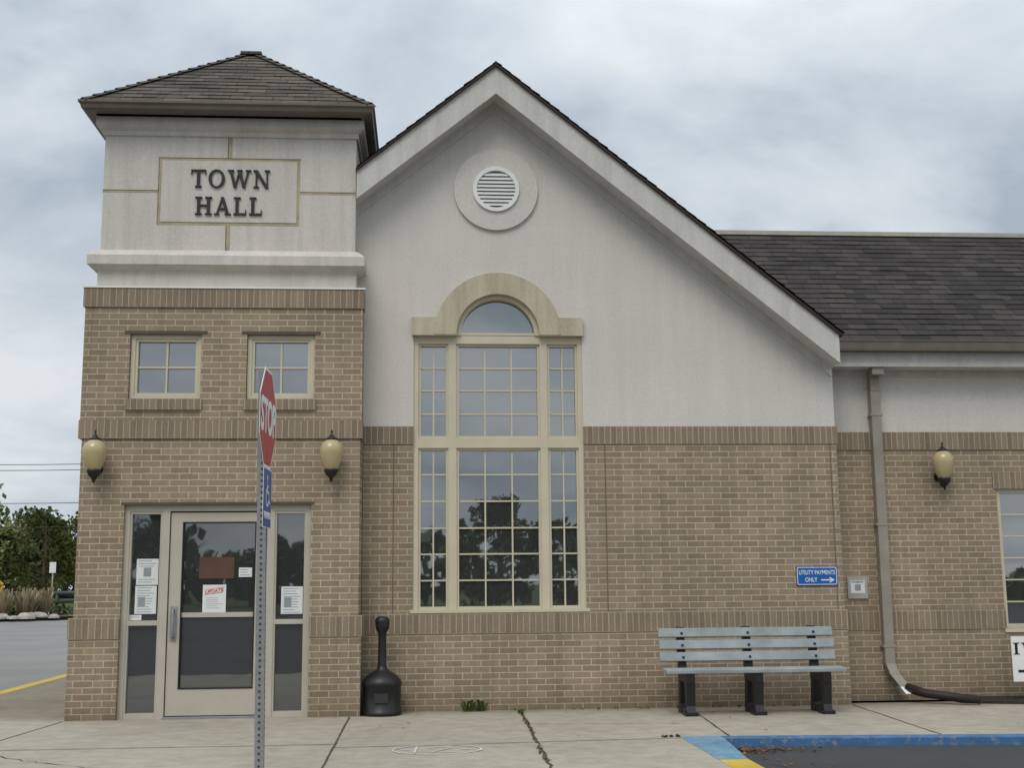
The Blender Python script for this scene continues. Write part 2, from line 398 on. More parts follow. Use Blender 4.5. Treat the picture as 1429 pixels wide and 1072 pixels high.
br_.box(4.5,4.72,.25,10,0,4.0)
YW=.46
br_.box(4.72,6.80,YW,YW+.25,1.03,2.91);br_.box(4.72,18,YW-.012,YW+.25,0,.80)
br_.box(6.80,8.6,YW,YW+.25,2.64,2.91);br_.box(8.6,18,YW,YW+.25,1.03,2.91)
so_.box(4.72,6.80,YW-.02,YW+.25,.80,1.03,sold=.80);so_.box(8.6,18,YW-.02,YW+.25,.80,1.03,sold=.80)
so_.box(4.72,18,YW-.015,YW+.25,2.91,3.12,sold=2.91);so_.box(6.76,8.64,YW-.014,YW+.25,2.44,2.64,sold=2.44)
br_.box(17.75,18,YW+.25,10,0,3.9);br_.box(-3.7,18,9.8,10,0,3.9);br_.box(-3.7,-3.5,2.6,9.8,0,4.1)
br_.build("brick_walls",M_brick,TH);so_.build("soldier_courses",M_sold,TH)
b=MB()
for x in(-.36,2.03): b.box(x-.006,x+.006,-.003,.02,1.052,2.928)
b.box(4.64,4.65,-.003,.02,1.052,2.928)
b.build("control_joints",plain("joint_caulk",(.15,.12,.09),.9),TH)
b=MB()
prof=[(-.01,4.612),(-.01,4.635),(-.085,4.64),(-.085,4.83),(-.03,4.86),(.012,4.885),(.012,4.99),(-.06,5.06),(-.10,5.075),(-.10,6.40),(-.075,6.405),(-.075,6.455),(-.01,6.50),(-.01,6.60),(-.05,6.60)]
X0,X1,Y0,Y1=-3.71,-.70,-.40,2.6
def loop(o,z): return [(X0-o,Y0-o,z),(X1+o,Y0-o,z),(X1+o,Y1+o,z),(X0-o,Y1+o,z)]
for (o0,z0),(o1,z1) in zip(prof,prof[1:]):
    a=loop(o0,z0);c=loop(o1,z1)
    for i in range(4): b.face([a[i],a[(i+1)%4],c[(i+1)%4],c[i]])
b.build("tower_stucco",M_stucco_t,TH)
b=MB();b.box(-3.745,-.672,-.43,-.38,4.612,4.63);b.build("tower_flashing",M_white,TH)
b=MB();yf=-.303
px0,px1,pz0,pz1=-3.0,-1.43,5.37,6.15;t=.03
b.box(px0,px1,yf,-.29,pz1-t,pz1);b.box(px0,px1,yf,-.29,pz0,pz0+t);b.box(px0,px0+t,yf,-.29,pz0+t,pz1-t);b.box(px1-t,px1,yf,-.29,pz0+t,pz1-t)
b.box(-2.235,-2.195,yf,-.29,pz1,6.40);b.box(-2.235,-2.195,yf,-.29,5.078,pz0)
b.box(-3.615,px0,yf,-.29,5.742,5.765);b.box(px1,-.795,yf,-.29,5.742,5.765)
b.box(-3.615,-3.611,-.3,2.6,5.742,5.765);b.build("sign_panel_reveals",M_groove,TH)
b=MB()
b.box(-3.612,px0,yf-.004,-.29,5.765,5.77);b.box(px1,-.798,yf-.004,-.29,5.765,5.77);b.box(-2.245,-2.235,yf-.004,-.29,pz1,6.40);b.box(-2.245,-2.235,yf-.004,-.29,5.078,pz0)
b.box(px0-.006,px0,yf-.004,-.29,pz0,pz1);b.box(px0-.006,px1+.006,yf-.004,-.29,pz1,pz1+.006);b.build("reveal_shadow_edges",plain("reveal_shadow_paint",(.20,.17,.12),.9),TH)  # dark strips paint in the shadow lines along the reveals
b=MB();b.box(px0+t,px1-t,-.312,-.295,pz0+t,pz1-t);b.build("sign_panel",M_stucco_t,TH,bevel=.005)
def stroke(a,c,wd):
    d=Vector((c[0]-a[0],c[1]-a[1])).normalized()
    hx=wd/2/max(.3,abs(d.y))
    return [(a[0]-hx,a[1]),(c[0]-hx,c[1]),(c[0]+hx,c[1]),(a[0]+hx,a[1])]
TK,TN,S=.175,.09,.065
def rect(x0,x1,z0,z1): return [(x0,z0),(x1,z0),(x1,z1),(x0,z1)]
GL={
'T':(.86,[rect(0,.86,1-TN,1),rect(.43-TK/2,.43+TK/2,0,1),rect(.24,.62,0,S),rect(0,.05,.72,1),rect(.81,.86,.72,1)]),
'O':(1.02,[('ring',.51,.5,.48,.52,.30,.445)]),
'W':(1.38,[stroke((.17,1),(.45,0),TK),stroke((.45,0),(.70,1),TN),stroke((.68,1),(.97,0),TK),stroke((.97,0),(1.22,1),TN),rect(0,.36,1-S,1),rect(.55,.86,1-S,1),rect(1.06,1.38,1-S,1)]),
'N':(1.0,[stroke((.18,0),(.18,1),TN),stroke((.82,0),(.82,1),TN),stroke((.16,1),(.80,0),TK),rect(.02,.34,0,S),rect(0,.24,1-S,1),rect(.66,.98,1-S,1)]),
'H':(.98,[rect(.13,.13+TK,0,1),rect(.70,.70+TK,0,1),rect(.2,.8,.48,.48+TN),rect(.02,.42,0,S),rect(.59,.99,0,S),rect(.02,.42,1-S,1),rect(.59,.99,1-S,1)]),
'A':(.98,[stroke((.16,0),(.48,1),TN),stroke((.47,1),(.81,0),TK),rect(.24,.72,.30,.30+TN*.9),rect(0,.32,0,S),rect(.62,.98,0,S)]),
'L':(.78,[rect(.13,.13+TK,0,1),rect(.02,.74,0,TN),rect(.69,.74,0,.28),rect(.02,.42,1-S,1)]),
'I':(.42,[rect(.13,.13+TK,0,1),rect(.02,.42,0,S),rect(.02,.42,1-S,1)])}
def word(txt,x0,x1,z0,z1,yb,name,parent,mat=M_letters,dep=.022):
    h=z1-z0;gap=.13
    W=sum(GL[c][0] for c in txt)+gap*(len(txt)-1);sx=(x1-x0)/W
    bb=MB();x=0
    for c in txt:
        for k,s in enumerate(GL[c][1]):
            yy=yb-k*.0008
            if s[0]=='ring':
                _,cx_,cz_,ro,rz,ri,rzi=s;n=40
                for i in range(n):
                    t0=2*math.pi*i/n;t1=2*math.pi*(i+1)/n
                    P=[(cx_+ri*math.cos(t0),cz_+rzi*math.sin(t0)),(cx_+ro*math.cos(t0),cz_+rz*math.sin(t0)),(cx_+ro*math.cos(t1),cz_+rz*math.sin(t1)),(cx_+ri*math.cos(t1),cz_+rzi*math.sin(t1))]
                    bb.ext([(x0+(x+p[0])*sx,z0+p[1]*h) for p in P],yy,yb+dep)
            else: bb.ext([(x0+(x+p[0])*sx,z0+p[1]*h) for p in s],yy,yb+dep)
        x+=GL[c][0]+gap
    bb.build(name,mat,parent,merge=False)
word("TOWN",-2.64,-1.76,5.805,6.01,-.335,"letters_town",TH)
word("HALL",-2.59,-1.84,5.485,5.69,-.335,"letters_hall",TH)
b=MB();gx0,gx1,gy0,gy1=-3.845,-.585,-.62,2.82
gpr=[(-.16,6.60),(-.06,6.60),(-.03,6.62),(-.02,6.66),(.0,6.68),(.0,6.705),(-.03,6.705),(-.10,6.69)]
for (o0,z0),(o1,z1) in zip(gpr,gpr[1:]):
    A=[(gx0-o0,gy0-o0,z0),(gx1+o0,gy0-o0,z0),(gx1+o0,gy1+o0,z0),(gx0-o0,gy1+o0,z0)]
    C=[(gx0-o1,gy0-o1,z1),(gx1+o1,gy0-o1,z1),(gx1+o1,gy1+o1,z1),(gx0-o1,gy1+o1,z1)]
    for i in range(4): b.face([A[i],A[(i+1)%4],C[(i+1)%4],C[i]])
b.build("tower_gutter",M_gutter,TH)
def roof_rows(bb,P00,P10,P11,P01,exp=.143,thick=.010):
    P00,P10,P11,P01=map(Vector,(P00,P10,P11,P01))
    u=(P10-P00).normalized();nrm=u.cross(P01-P00).normalized()
    if nrm.z<0:nrm=-nrm
    up=nrm.cross(u).normalized()
    if up.z<0:up=-up
    H=(P01-P00).dot(up);n=max(1,int(math.ceil(H/exp)))
    off=random.random()*3
    dk=nrm*-.004
    bb.face([P00+dk,P10+dk,P11+dk] if (P11-P01).length<1e-6 else [P00+dk,P10+dk,P11+dk,P01+dk],uv=[(0,.07)]*(3 if (P11-P01).length<1e-6 else 4),mi=1)
    for i in range(n):
        t0=i*exp/H;t1=min(1,(i+1)*exp/H)
        a=P00.lerp(P01,t0);c=P10.lerp(P11,t0);d=P10.lerp(P11,t1);e_=P00.lerp(P01,t1)
        Lc=(c-a).length;ns=max(1,int(Lc/.33))
        for k in range(ns):
            f0,f1=k/ns,(k+1)/ns
            th=thick*random.uniform(.6,1.4)
            a1,c1,d1,e1=a.lerp(c,f0),a.lerp(c,f1),e_.lerp(d,f1),e_.lerp(d,f0)
            dz=up*random.uniform(-.008,.0)
            ov=up*.012
            q=[a1+nrm*th+dz,c1+nrm*th+dz,d1+nrm*.0005+ov,e1+nrm*.0005+ov]
            uv=[((p-P00).dot(u)+off,(p-P00).dot(up)) for p in (a1,c1,d1,e1)]
            uv=[(uu,min(max(vv,i*exp+.0005),(i+1)*exp-.0005)) for uu,vv in uv]
            bb.face(q,uv=uv)
            bb.face([a1+dz,c1+dz,c1+nrm*th+dz,a1+nrm*th+dz],uv=[(0,i*exp+.07)]*4,mi=1)
b=MB();ap=(-2.215,1.1,8.02);z=6.70
ex0,ex1,ey0,ey1=gx0+.03,gx1-.03,gy0+.03,gy1-.03
cs=[(ex0,ey0,z),(ex1,ey0,z),(ex1,ey1,z),(ex0,ey1,z)]
rd=.09
apx=[(ap[0]-rd,ap[1],ap[2]),(ap[0]+rd,ap[1],ap[2])]
roof_rows(b,cs[0],cs[1],apx[1],apx[0]);roof_rows(b,cs[1],cs[2],apx[1],apx[1]);roof_rows(b,cs[2],cs[3],apx[0],apx[1]);roof_rows(b,cs[3],cs[0],apx[0],apx[0])
b.build("tower_roof",[M_sh_t,M_edge],TH,merge=False)
b=MB()
for c,a in ((cs[0],apx[0]),(cs[1],apx[1]),(cs[2],apx[1]),(cs[3],apx[0])):
    c=Vector(c);a=Vector(a);n=16
    for i in range(n):
        p=c.lerp(a,i/n);q=c.lerp(a,(i+1.15)/n);dd=(q-p).normalized();s_=dd.cross(Vector((0,0,1))).normalized()*.075
        dn=Vector((0,0,-.028));o=Vector((0,0,.028));o2=Vector((0,0,.016))
        b.face([p+s_+dn+o,p+o+Vector((0,0,.01)),q+o2,q+s_+dn+o2]);b.face([p+o+Vector((0,0,.01)),p-s_+dn+o,q-s_+dn+o2,q+o2])
b.box(apx[0][0]-.04,apx[1][0]+.04,ap[1]-.07,ap[1]+.07,8.015,8.05)
b.build("tower_hip_caps",M_sh_t,TH,merge=False)
zt=lambda x:6.965-.81*abs(x-.8)
b=MB()
b.ext([(-.84,3.13),(-.14,3.13),(-.14,zt(-.14)),(-.84,zt(-.84))],0,.2)
b.ext([(1.79,3.13),(4.715,3.13),(4.715,zt(4.715)),(1.79,zt(1.79))],0,.2)
arc=[(.82+.5*math.cos(math.radians(180-a)),4.18+.5*math.sin(math.radians(180-a))) for a in range(0,181,6)]
b.ext([(-.14,4.18)]+arc+[(1.79,4.18),(1.79,zt(1.79)),(.8,zt(.8)),(-.14,zt(-.14))],0,.2)
b.ring(.81,5.92,.255,.49,-.035,0.01,n=64)
b.build("gable_stucco",M_stucco,TH,merge=False)
b=MB()
b.box(4.72,18,YW,YW+.2,3.12,3.95);b.build("wing_stucco",M_stucco,TH)
b=MB();b.ring(.81,5.92,.225,.27,-.06,.03,n=64)
for i in range(9):
    zz=5.738+i*.045
    hw=math.sqrt(max(0,.232**2-(zz+.005-5.92)**2))
    b.face([(.81-hw,-.05,zz),(.81+hw,-.05,zz),(.81+hw,-.0,zz+.04),(.81-hw,-.0,zz+.04)])
    b.face([(.81-hw,-.05,zz-.02),(.81+hw,-.05,zz-.02),(.81+hw,-.05,zz+.004),(.81-hw,-.05,zz+.004)])
b.build("gable_vent_louvres",M_white,TH,merge=False)
b=MB();b.ext([(.81+.25*math.cos(math.radians(a)),5.92+.25*math.sin(math.radians(a))) for a in range(0,360,8)],-.004,.0);b.build("gable_vent_void",M_dark,TH)
zo=lambda x:7.30-.81*abs(x-.8)
b=MB();zb=lambda x:zo(x)-.325
b.ext([(.8,zb(.8)),(4.70,zb(4.70)),(4.70,zo(4.70)),(.8,zo(.8))],-.35,-.31)
b.ext([(-.79,zb(-.79)),(.8,zb(.8)),(.8,zo(.8)),(-.79,zo(-.79))],-.35,-.31)
for xa,xb in((-.80,.8),(.8,4.70)):
    b.face([(xa,-.31,zb(xa)+.02),(xb,-.31,zb(xb)+.02),(xb,.02,zb(xb)+.02),(xa,.02,zb(xa)+.02)])
    b.ext([(xa,zb(xa)-.10),(xb,zb(xb)-.10),(xb,zb(xb)+.02),(xa,zb(xa)+.02)],-.03,.0)
b.face([(4.70,-.31,zb(4.7)),(4.70,.2,zb(4.7)),(4.70,.2,zo(4.7)),(4.70,-.31,zo(4.7))])
b.build("gable_rake_boards",M_rake,TH,merge=False)
b=MB()
for xa,xb in((-.80,.8),(.8,4.73)):
    b.ext([(xa,zo(xa)),(xb,zo(xb)),(xb,zo(xb)+.032),(xa,zo(xa)+.032)],-.385,10)
b.build("gable_roof_deck",M_edge,TH,merge=False)
b=MB()
roof_rows(b,(4.75,10,zo(4.73)+.038),(4.75,-.39,zo(4.73)+.038),(.8,-.39,zo(.8)+.045),(.8,10,zo(.8)+.045))
roof_rows(b,(-.78,-.39,zo(-.78)+.038),(-.78,10,zo(-.78)+.038),(.8,10,zo(.8)+.045),(.8,-.39,zo(.8)+.045))
roof_rows(b,(-3.75,2.9,4.0),(-3.75,10,zo(-3.75)+.034),(-.78,10,zo(-.78)+.034),(-.78,2.9,zo(-.78)+.034))
b.build("gable_roof",[M_sh,M_edge],TH,merge=False)
b=MB();b.lathe([(.035,6.4),(.035,6.80),(.0,6.80)],-.02,.9,10);b.lathe([(.06,6.5),(.04,6.6)],-.02,.9,10);b.build("roof_vent_pipe",M_edge,TH)
b=MB();b.box(4.78,18.2,.05,.16,4.04,4.055);b.box(4.78,18.2,.048,.055,4.055,4.15);b.box(4.78,18.2,.04,.06,4.15,4.165);b.box(4.78,4.785,.055,.16,4.055,4.15)
b.box(4.78,18.2,.15,.165,4.055,4.15);b.build("wing_gutter",M_gutter,TH)
b=MB();b.box(4.76,18.2,.17,.20,3.87,4.12);b.box(4.76,18.2,.20,YW+.01,3.87,3.885);b.box(4.74,18.2,YW-.02,YW,3.79,3.87);b.build("wing_fascia",M_rake,TH)
b=MB()
roof_rows(b,(2.0,.1,4.165),(18.3,.1,4.165),(18.3,2.57,6.165),(2.0,2.57,6.165))
b.build("wing_roof",[M_sh,M_edge],TH,merge=False)
b=MB();b.box(2.1,18.3,2.54,2.8,6.165,6.225);b.build("wing_roof_coping",plain("coping_tan",(.42,.39,.33),.6),TH)
# flat roof behind the mansard
b=MB();b.face([(4.0,2.7,6.0),(18.2,2.7,6.0),(18.2,10,6.0),(4.0,10,6.0)]);b.box(18.0,18.2,.3,10,3.9,6.1);b.box(4.0,18.2,9.9,10.05,3.9,6.1);b.build("wing_flat_roof",M_edge,TH,merge=False)
# ---- big window
WF=MB();G=MB()
yA,yB=.03,.11
def win_rect(x0,x1,z0,z1,fr=.05,y0=yA,y1=yB,bb=None):
    bb=bb or WF
    bb.box(x0,x1,y0,y1,z1-fr,z1);bb.box(x0,x1,y0,y1,z0,z0+fr);bb.box(x0,x0+fr,y0,y1,z0+fr,z1-fr);bb.box(x1-fr,x1,y0,y1,z0+fr,z1-fr)
WF.box(-.14,-.085,.02,.13,1.09,4.17);WF.box(1.735,1.79,.02,.13,1.09,4.17)
WF.box(-.17,1.82,-.03,.13,1.055,1.095)
WF.box(-.085,1.735,.021,.13,2.89,3.0);WF.box(-.085,1.735,.019,.13,4.09,4.19)
for zz0,zz1 in((1.095,2.89),(3.0,4.09)):
    WF.box(.255,.345,.022,.13,zz0,zz1);WF.box(1.30,1.385,.022,.13,zz0,zz1)
    for a,c in((-.085,.255),(.345,1.30),(1.385,1.735)):
        win_rect(a,c,zz0,zz1,.028,.045,.12)
def munt(a,c,z0,z1,xs,zs,y=.062,w_=.0085):
    for x in xs: WF.box(x-w_,x+w_,y,y+.03,z0,z1)
    for zz in zs: WF.box(a,c,y+.002,y+.03,zz-w_,zz+w_)
up=[3.81,3.55,3.28];lo=[2.59,2.29,1.99,1.70,1.41]
for a,c,xs in((-.057,.227,[.086]),(.373,1.272,[.67,.975]),(1.413,1.707,[1.56])):
    munt(a,c,3.028,4.062,xs,up);munt(a,c,1.123,2.862,xs,lo)
WF.ring(.82,4.185,.425,.475,.0,.12,0,180,40)
WF.box(.345,1.295,.012,.12,4.19,4.215)
WF.build("arched_window_frame",M_frame,TH,merge=False)
G.face([(-.13,.085,1.09),(1.78,.085,1.09),(1.78,.085,4.17),(-.13,.085,4.17)])
G.face([(.82+.46*math.cos(math.radians(a)),.086,4.185+.46*math.sin(math.radians(a))) for a in range(0,181,6)])
b=MB();b.ring(.82,4.185,.475,.725,-.065,.03,0,180,48)
b.box(-.16,.35,-.06,.03,4.175,4.385);b.box(1.29,1.80,-.06,.03,4.175,4.385)
b.build("arch_surround",M_cast,TH,merge=False)
WF=MB()
for x0,x1 in((-3.215,-2.445),(-1.955,-1.225)):
    z0,z1=3.38,4.10
    win_rect(x0,x1,z0,z1,.045,-.36,-.26);win_rect(x0+.045,x1-.045,z0+.045,z1-.045,.03,-.345,-.27)
    xm=(x0+x1)/2;zm=(z0+z1)/2
    WF.box(xm-.01,xm+.01,-.33,-.29,z0+.075,z1-.075);WF.box(x0+.075,x1-.075,-.328,-.29,zm-.01,zm+.01)
    G.face([(x0+.03,-.30,z0+.03),(x1-.03,-.30,z0+.03),(x1-.03,-.30,z1-.03),(x0+.03,-.30,z1-.03)])
WF.build("tower_window_frames",M_frame,TH,merge=False)
b=MB()
for x0,x1 in((-3.28,-2.39),(-2.02,-1.16)): b.box(x0,x1,-.404,-.25,4.10,4.135)
b.box(-3.24,-1.2,-.396,-.2,2.235,2.262);b.build("steel_lintels",plain("lintel_rust",(.10,.075,.055),.8),TH)
WF=MB();win_rect(6.80,8.6,.80,2.44,.05,YW+.03,YW+.12)
for x in(7.4,8.0): WF.box(x-.03,x+.03,YW+.032,YW+.12,.85,2.39)
for i in range(1,6): WF.box(6.85,8.55,YW+.06,YW+.1,.85+i*.257-.008,.85+i*.257+.008)
WF.box(6.78,8.62,YW-.03,YW+.1,.755,.80);WF.build("wing_window_frame",M_frame,TH,merge=False)
G.face([(6.82,YW+.09,.82),(8.58,YW+.09,.82),(8.58,YW+.09,2.42),(6.82,YW+.09,2.42)])
G.build("window_glass",M_glass,TH,merge=False)
# ---- entrance
D=MB();y0,y1=-.34,-.24
D.box(-3.21,-1.23,y0,y1,2.17,2.24)
D.box(-3.21,-3.155,y0,y1,0,2.17);D.box(-1.285,-1.23,y0,y1,0,2.17)
D.box(-2.815,-2.735,y0-.002,y1,0,2.17);D.box(-1.70,-1.62,y0-.002,y1,0,2.17)
for a,c in((-3.155,-2.815),(-1.62,-1.285)):
    D.box(a,c,y0+.01,y1,.0,.06);D.box(a,c,y0+.01,y1,.965,1.015);D.box(a,c,y0+.01,y1,2.14,2.17)
    D.box(a,a+.02,y0+.012,y1,.06,2.14);D.box(c-.02,c,y0+.012,y1,.06,2.14)
a,c=-2.725,-1.71
D.box(a,-2.60,y0+.02,y1,.03,2.155);D.box(-1.82,c,y0+.02,y1,.03,2.155);D.box(-2.60,-1.82,y0+.02,y1,.03,.30);D.box(-2.60,-1.82,y0+.02,y1,2.055,2.155)
D.build("entrance_frame",M_alum,TH,merge=False)
b=MB();b.box(-2.735,-2.725,y0+.03,y1,.03,2.17);b.box(-1.71,-1.70,y0+.03,y1,.03,2.17);b.box(-2.725,-1.71,y0+.03,y1,2.155,2.17);b.build("door_gap",M_dark,TH,merge=False)
b=MB();b.face([(-3.17,-.28,.03),(-2.80,-.28,.03),(-2.80,-.28,2.16),(-3.17,-.28,2.16)]);b.face([(-1.64,-.28,.03),(-1.27,-.28,.03),(-1.27,-.28,2.16),(-1.64,-.28,2.16)])
b.face([(-2.62,-.279,.28),(-1.80,-.279,.28),(-1.80,-.279,2.08),(-2.62,-.279,2.08)]);b.build("entrance_glass",M_glassd,TH)
b=MB();b.box(-2.60,-1.82,-.30,-.285,1.045,1.095);b.build("door_push_bar",M_alum,TH)
b=MB();win_rect(-2.60,-1.82,.30,2.055,.012,-.325,-.285,b);b.build("door_glazing_gasket",M_black,TH)
b=MB();b.tube([(-2.665,-.32,1.12),(-2.665,-.38,1.12),(-2.665,-.385,1.10),(-2.665,-.385,.86),(-2.665,-.38,.84),(-2.665,-.32,.84)],.013);b.box(-2.70,-2.63,-.328,-.32,.80,1.16);b.build("door_handle",M_galv,TH)
b=MB();b.box(-2.735,-1.70,-.40,-.24,.0,.02);b.build("door_threshold",M_galv,TH)
# downspout
b=MB();xs=5.345
b.box(xs-.075,xs+.07,.20,.34,3.78,4.04);b.box(xs-.055,xs+.055,.335,.445,3.60,3.80)
b.box(xs-.058,xs+.058,.34,.447,.42,3.62)
for zz in(.6,2.0,3.3): b.box(xs-.075,xs+.075,.336,.448,zz,zz+.03)
def hexa(bb,P,Q): 
    bb.face(P[::-1]);bb.face(Q)
    for i in range(4): bb.face([P[i],P[(i+1)%4],Q[(i+1)%4],Q[i]])
def sec(cx_,cy_,z_,w_=.058,d_=.053): return [(cx_-w_,cy_-d_,z_),(cx_+w_,cy_-d_,z_),(cx_+w_,cy_+d_,z_),(cx_-w_,cy_+d_,z_)]
hexa(b,sec(xs+.03,.34,.30),sec(xs,.393,.425));hexa(b,sec(xs+.10,.24,.17),sec(xs+.03,.34,.302))
b.build("downspout",M_down,TH,bevel=.006)
b=MB();hexa(b,sec(xs+.14,.18,.10,.065,.06),sec(xs+.10,.24,.172,.062,.058));b.build("downspout_boot",M_white,TH)
b=MB();b.tube([(xs+.12,.20,.16),(xs+.26,.02,.11),(6.1,-.28,.055)],[.055,.05,.045],10);b.build("drain_pipe",plain("brown_drain",(.022,.016,.014),.6))

# ------------------------------------------------------------ wall lanterns
def lantern(x,y,z,name="wall_lantern"):
    E=empty(name,(x,y,z))
    yy=-.17
    b=MB();b.lathe([(.045,-.215),(.07,-.18),(.105,-.10),(.125,0),(.123,.05),(.10,.095),(.055,.135),(.03,.14)],0,yy,24);b.build("globe",M_globe,E)
    b=MB();b.lathe([(0,.25),(.008,.235),(.012,.215),(.006,.2),(.02,.185),(.03,.165),(.06,.15),(.065,.135),(.03,.134)],0,yy,18)
    b.lathe([(0,-.33),(.015,-.31),(.02,-.285),(.03,-.265),(.055,-.245),(.075,-.20),(.07,-.175),(.03,-.175)],0,yy,18)
    b.tube([(0,yy,-.27),(0,-.10,-.275),(0,-.05,-.22),(0,-.015,-.16)],.014)
    b.tube([(0,-.02,-.16),(0,-.0,-.16)],.055,16)
    b.build("bracket",M_blackmetal,E)
lantern(-3.50,-.40,2.78);lantern(-1.01,-.40,2.78);lantern(6.10,.46,2.74)

# ------------------------------------------------------------ bench
B=empty("park_bench",(3.44,-.5,0))
b=MB()
def slat(y0,z0,y1,z1,th):
    d=Vector((y1-y0,z1-z0)).normalized();n_=Vector((-d.y,d.x))*th
    b.extx([(y0,z0),(y1,z1),(y1+n_.x,z1+n_.y),(y0+n_.x,z0+n_.y)],-.95,.95)
slat(-.45,.43,-.355,.435,.038);slat(-.34,.435,-.245,.44,.038);slat(-.23,.44,-.135,.43,.038)
b.build("seat",M_slat,B,bevel=.006)
b=MB()
for k,zz in enumerate((.53,.655,.78)):
    yb=-.06+.03*k
    slat(yb,zz,yb+.025,zz+.092,.036)
b.build("backrest",M_slat,B,bevel=.006)
for k,xx in enumerate((-.70,.02,.74)):
    b=MB()
    b.extx([(-.44,0),(-.30,0),(-.33,.10),(-.30,.33),(-.43,.33),(-.40,.10)],xx-.045,xx+.045)
    b.extx([(-.12,0),(.04,0),(.02,.1),(-.01,.34),(-.12,.34),(-.09,.1)],xx-.046,xx+.046)
    b.extx([(-.44,.33),(.02,.33),(.10,.89),(.05,.89),(-.04,.47),(-.06,.425),(-.44,.425)],xx-.042,xx+.042)
    b.extx([(-.3,.0),(-.12,.0),(-.12,.07),(-.3,.07)],xx-.04,xx+.04)
    b.box(xx-.065,xx+.065,-.45,-.28,0,.035)
    b.build("leg_%d"%(k+1),M_black,B,bevel=.006,merge=False)
b=MB()
for xx in(-.70,.02,.74):
    for k,zz in enumerate((.578,.703,.828)): b.box(xx-.012,xx+.012,-.066+.03*k-.032,-.03+.03*k,zz-.01,zz+.01)
b.build("bolts",M_dark,B)
# ------------------------------------------------------------ cigarette bin
A=empty("cigarette_receptacle",(-.462,-.27,0))
b=MB();b.lathe([(.0,0),(.20,0),(.215,.012),(.217,.04),(.205,.05),(.205,.30),(.213,.31),(.213,.34),(.20,.37),(.15,.42),(.09,.455),(.055,.48),(.045,.52),(.042,.80),(.046,.86),(.062,.88),(.07,.90),(.078,.97),(.076,1.0),(.06,1.025),(.0,1.035)],0,0,28)
b.build("body",M_black,A)
b=MB();b.box(.0,.045,-.079,-.05,.92,.965);b.build("opening",M_dark,A)
b=MB();b.box(-.07,.07,-.216,-.19,.14,.24);b.build("label_plate",plain("embossed_label",(.03,.03,.03),.6),A)

# ------------------------------------------------------------ stop sign post
P=empty("stop_sign",(-.995,-6.07,0))
b=MB()
pst=[(-.027,-.027),(.027,-.027),(.027,.027),(-.027,.027)]
lean=-.012
hexa(b,[(x+.006,y,-.15) for x,y in pst],[(x+lean*2.6,y,2.70) for x,y in pst])
o=b.build("post",M_galv,P)
b=MB();nh=72
for i in range(nh):
    zz=.0+i*.0365
    cx_=.003+lean*zz
    pts=[(math.cos(a*math.pi/4)*.0080,math.sin(a*math.pi/4)*.0080) for a in range(8)]
    b.face([(cx_+u,-.0292,zz+v) for u,v in pts]);b.face([(cx_+.0292+lean*0,u,zz+v) for u,v in pts])
b.build("post_holes",plain("hole_dark",(.06,.06,.06),.9),P,merge=False)
rz=math.radians(88.2)
SG=empty("sign_face",(.03+lean*2.4,0,2.40),rz,P)
R8=.31/math.cos(math.pi/8)
oc=lambda r:[(r*math.cos(math.radians(22.5+45*i)),r*math.sin(math.radians(22.5+45*i))) for i in range(8)]
b=MB();b.ext(oc(R8),-.003,.0);b.build("plate",M_white,SG)
b=MB();b.ext(oc(R8-.018),-.0045,-.0035);b.build("red_field",M_red,SG)
text("stop_text","STOP",.295,M_white,(0,-.006,-.005),SG,bold=.008,sx=.80)
b=MB();b.ext(oc(R8*.99),.001,.002);b.build("plate_back",M_galv,SG)
SG2=empty("accessible_parking_plate",(.03+lean*1.9,0,1.90),rz,P)
b=MB();b.box(-.152,.152,-.003,0,-.185,.185);b.build("plate",M_white,SG2)
b=MB();b.box(-.145,.145,-.0045,-.0035,-.178,.178);b.build("blue_field",M_blueacc,SG2)
b=MB()
def pl(bb,pts,wd,y):
    for k,(a,c) in enumerate(zip(pts,pts[1:])):
        d=Vector((c[0]-a[0],c[1]-a[1]));l_=d.length;d/=l_;nn=Vector((-d.y,d.x))*wd/2;e2=d*wd*.3
        yy=y-.0002*k
        bb.face([(a[0]-nn.x-e2.x,yy,a[1]-nn.y-e2.y),(c[0]-nn.x+e2.x,yy,c[1]-nn.y+e2.y),(c[0]+nn.x+e2.x,yy,c[1]+nn.y+e2.y),(a[0]+nn.x-e2.x,yy,a[1]+nn.y-e2.y)])
b.face([(-.02+.017*math.cos(a*math.pi/6),-.0062,.125+.017*math.sin(a*math.pi/6)) for a in range(12)])
pl(b,[(-.018,.10),(-.008,.035),(.035,.035),(.06,-.03),(.078,-.022)],.017,-.006);pl(b,[(-.013,.073),(.03,.073)],.014,-.0055)
b.ring(-.005,.005,.045,.060,-.0058,-.005,100,345,24)
b.build("wheelchair_symbol",M_white,SG2,merge=False)
text("parking_text","PARKING",.058,M_white,(0,-.006,-.11),SG2,bold=.0015)

# ------------------------------------------------------------ wall signs
U=empty("utility_payments_sign",(4.415,-.012,1.425))
b=MB();b.box(-.235,.235,-.006,0,-.105,.105);b.build("plate",M_blue,U,bevel=.002)
b=MB()
def rr(x,z,r=.02):
    o=[]
    for cx_,cz_,a0 in((x-r,-z+r,-90),(x-r,z-r,0),(-x+r,z-r,90),(-x+r,-z+r,180)):
        for a in range(0,91,15):
            t=math.radians(a0+a);o.append((cx_+r*math.cos(t),cz_+r*math.sin(t)))
    return o
o1=rr(.228,.098);o2=rr(.221,.091,.016)
for i in range(len(o1)):
    j=(i+1)%len(o1);b.face([(o1[i][0],-.0072,o1[i][1]),(o1[j][0],-.0072,o1[j][1]),(o2[j][0],-.0072,o2[j][1]),(o2[i][0],-.0072,o2[i][1])])
pl(b,[(.05,-.045),(.175,-.045)],.014,-.0075);pl(b,[(.145,-.02),(.19,-.045),(.145,-.07)],.013,-.0085)
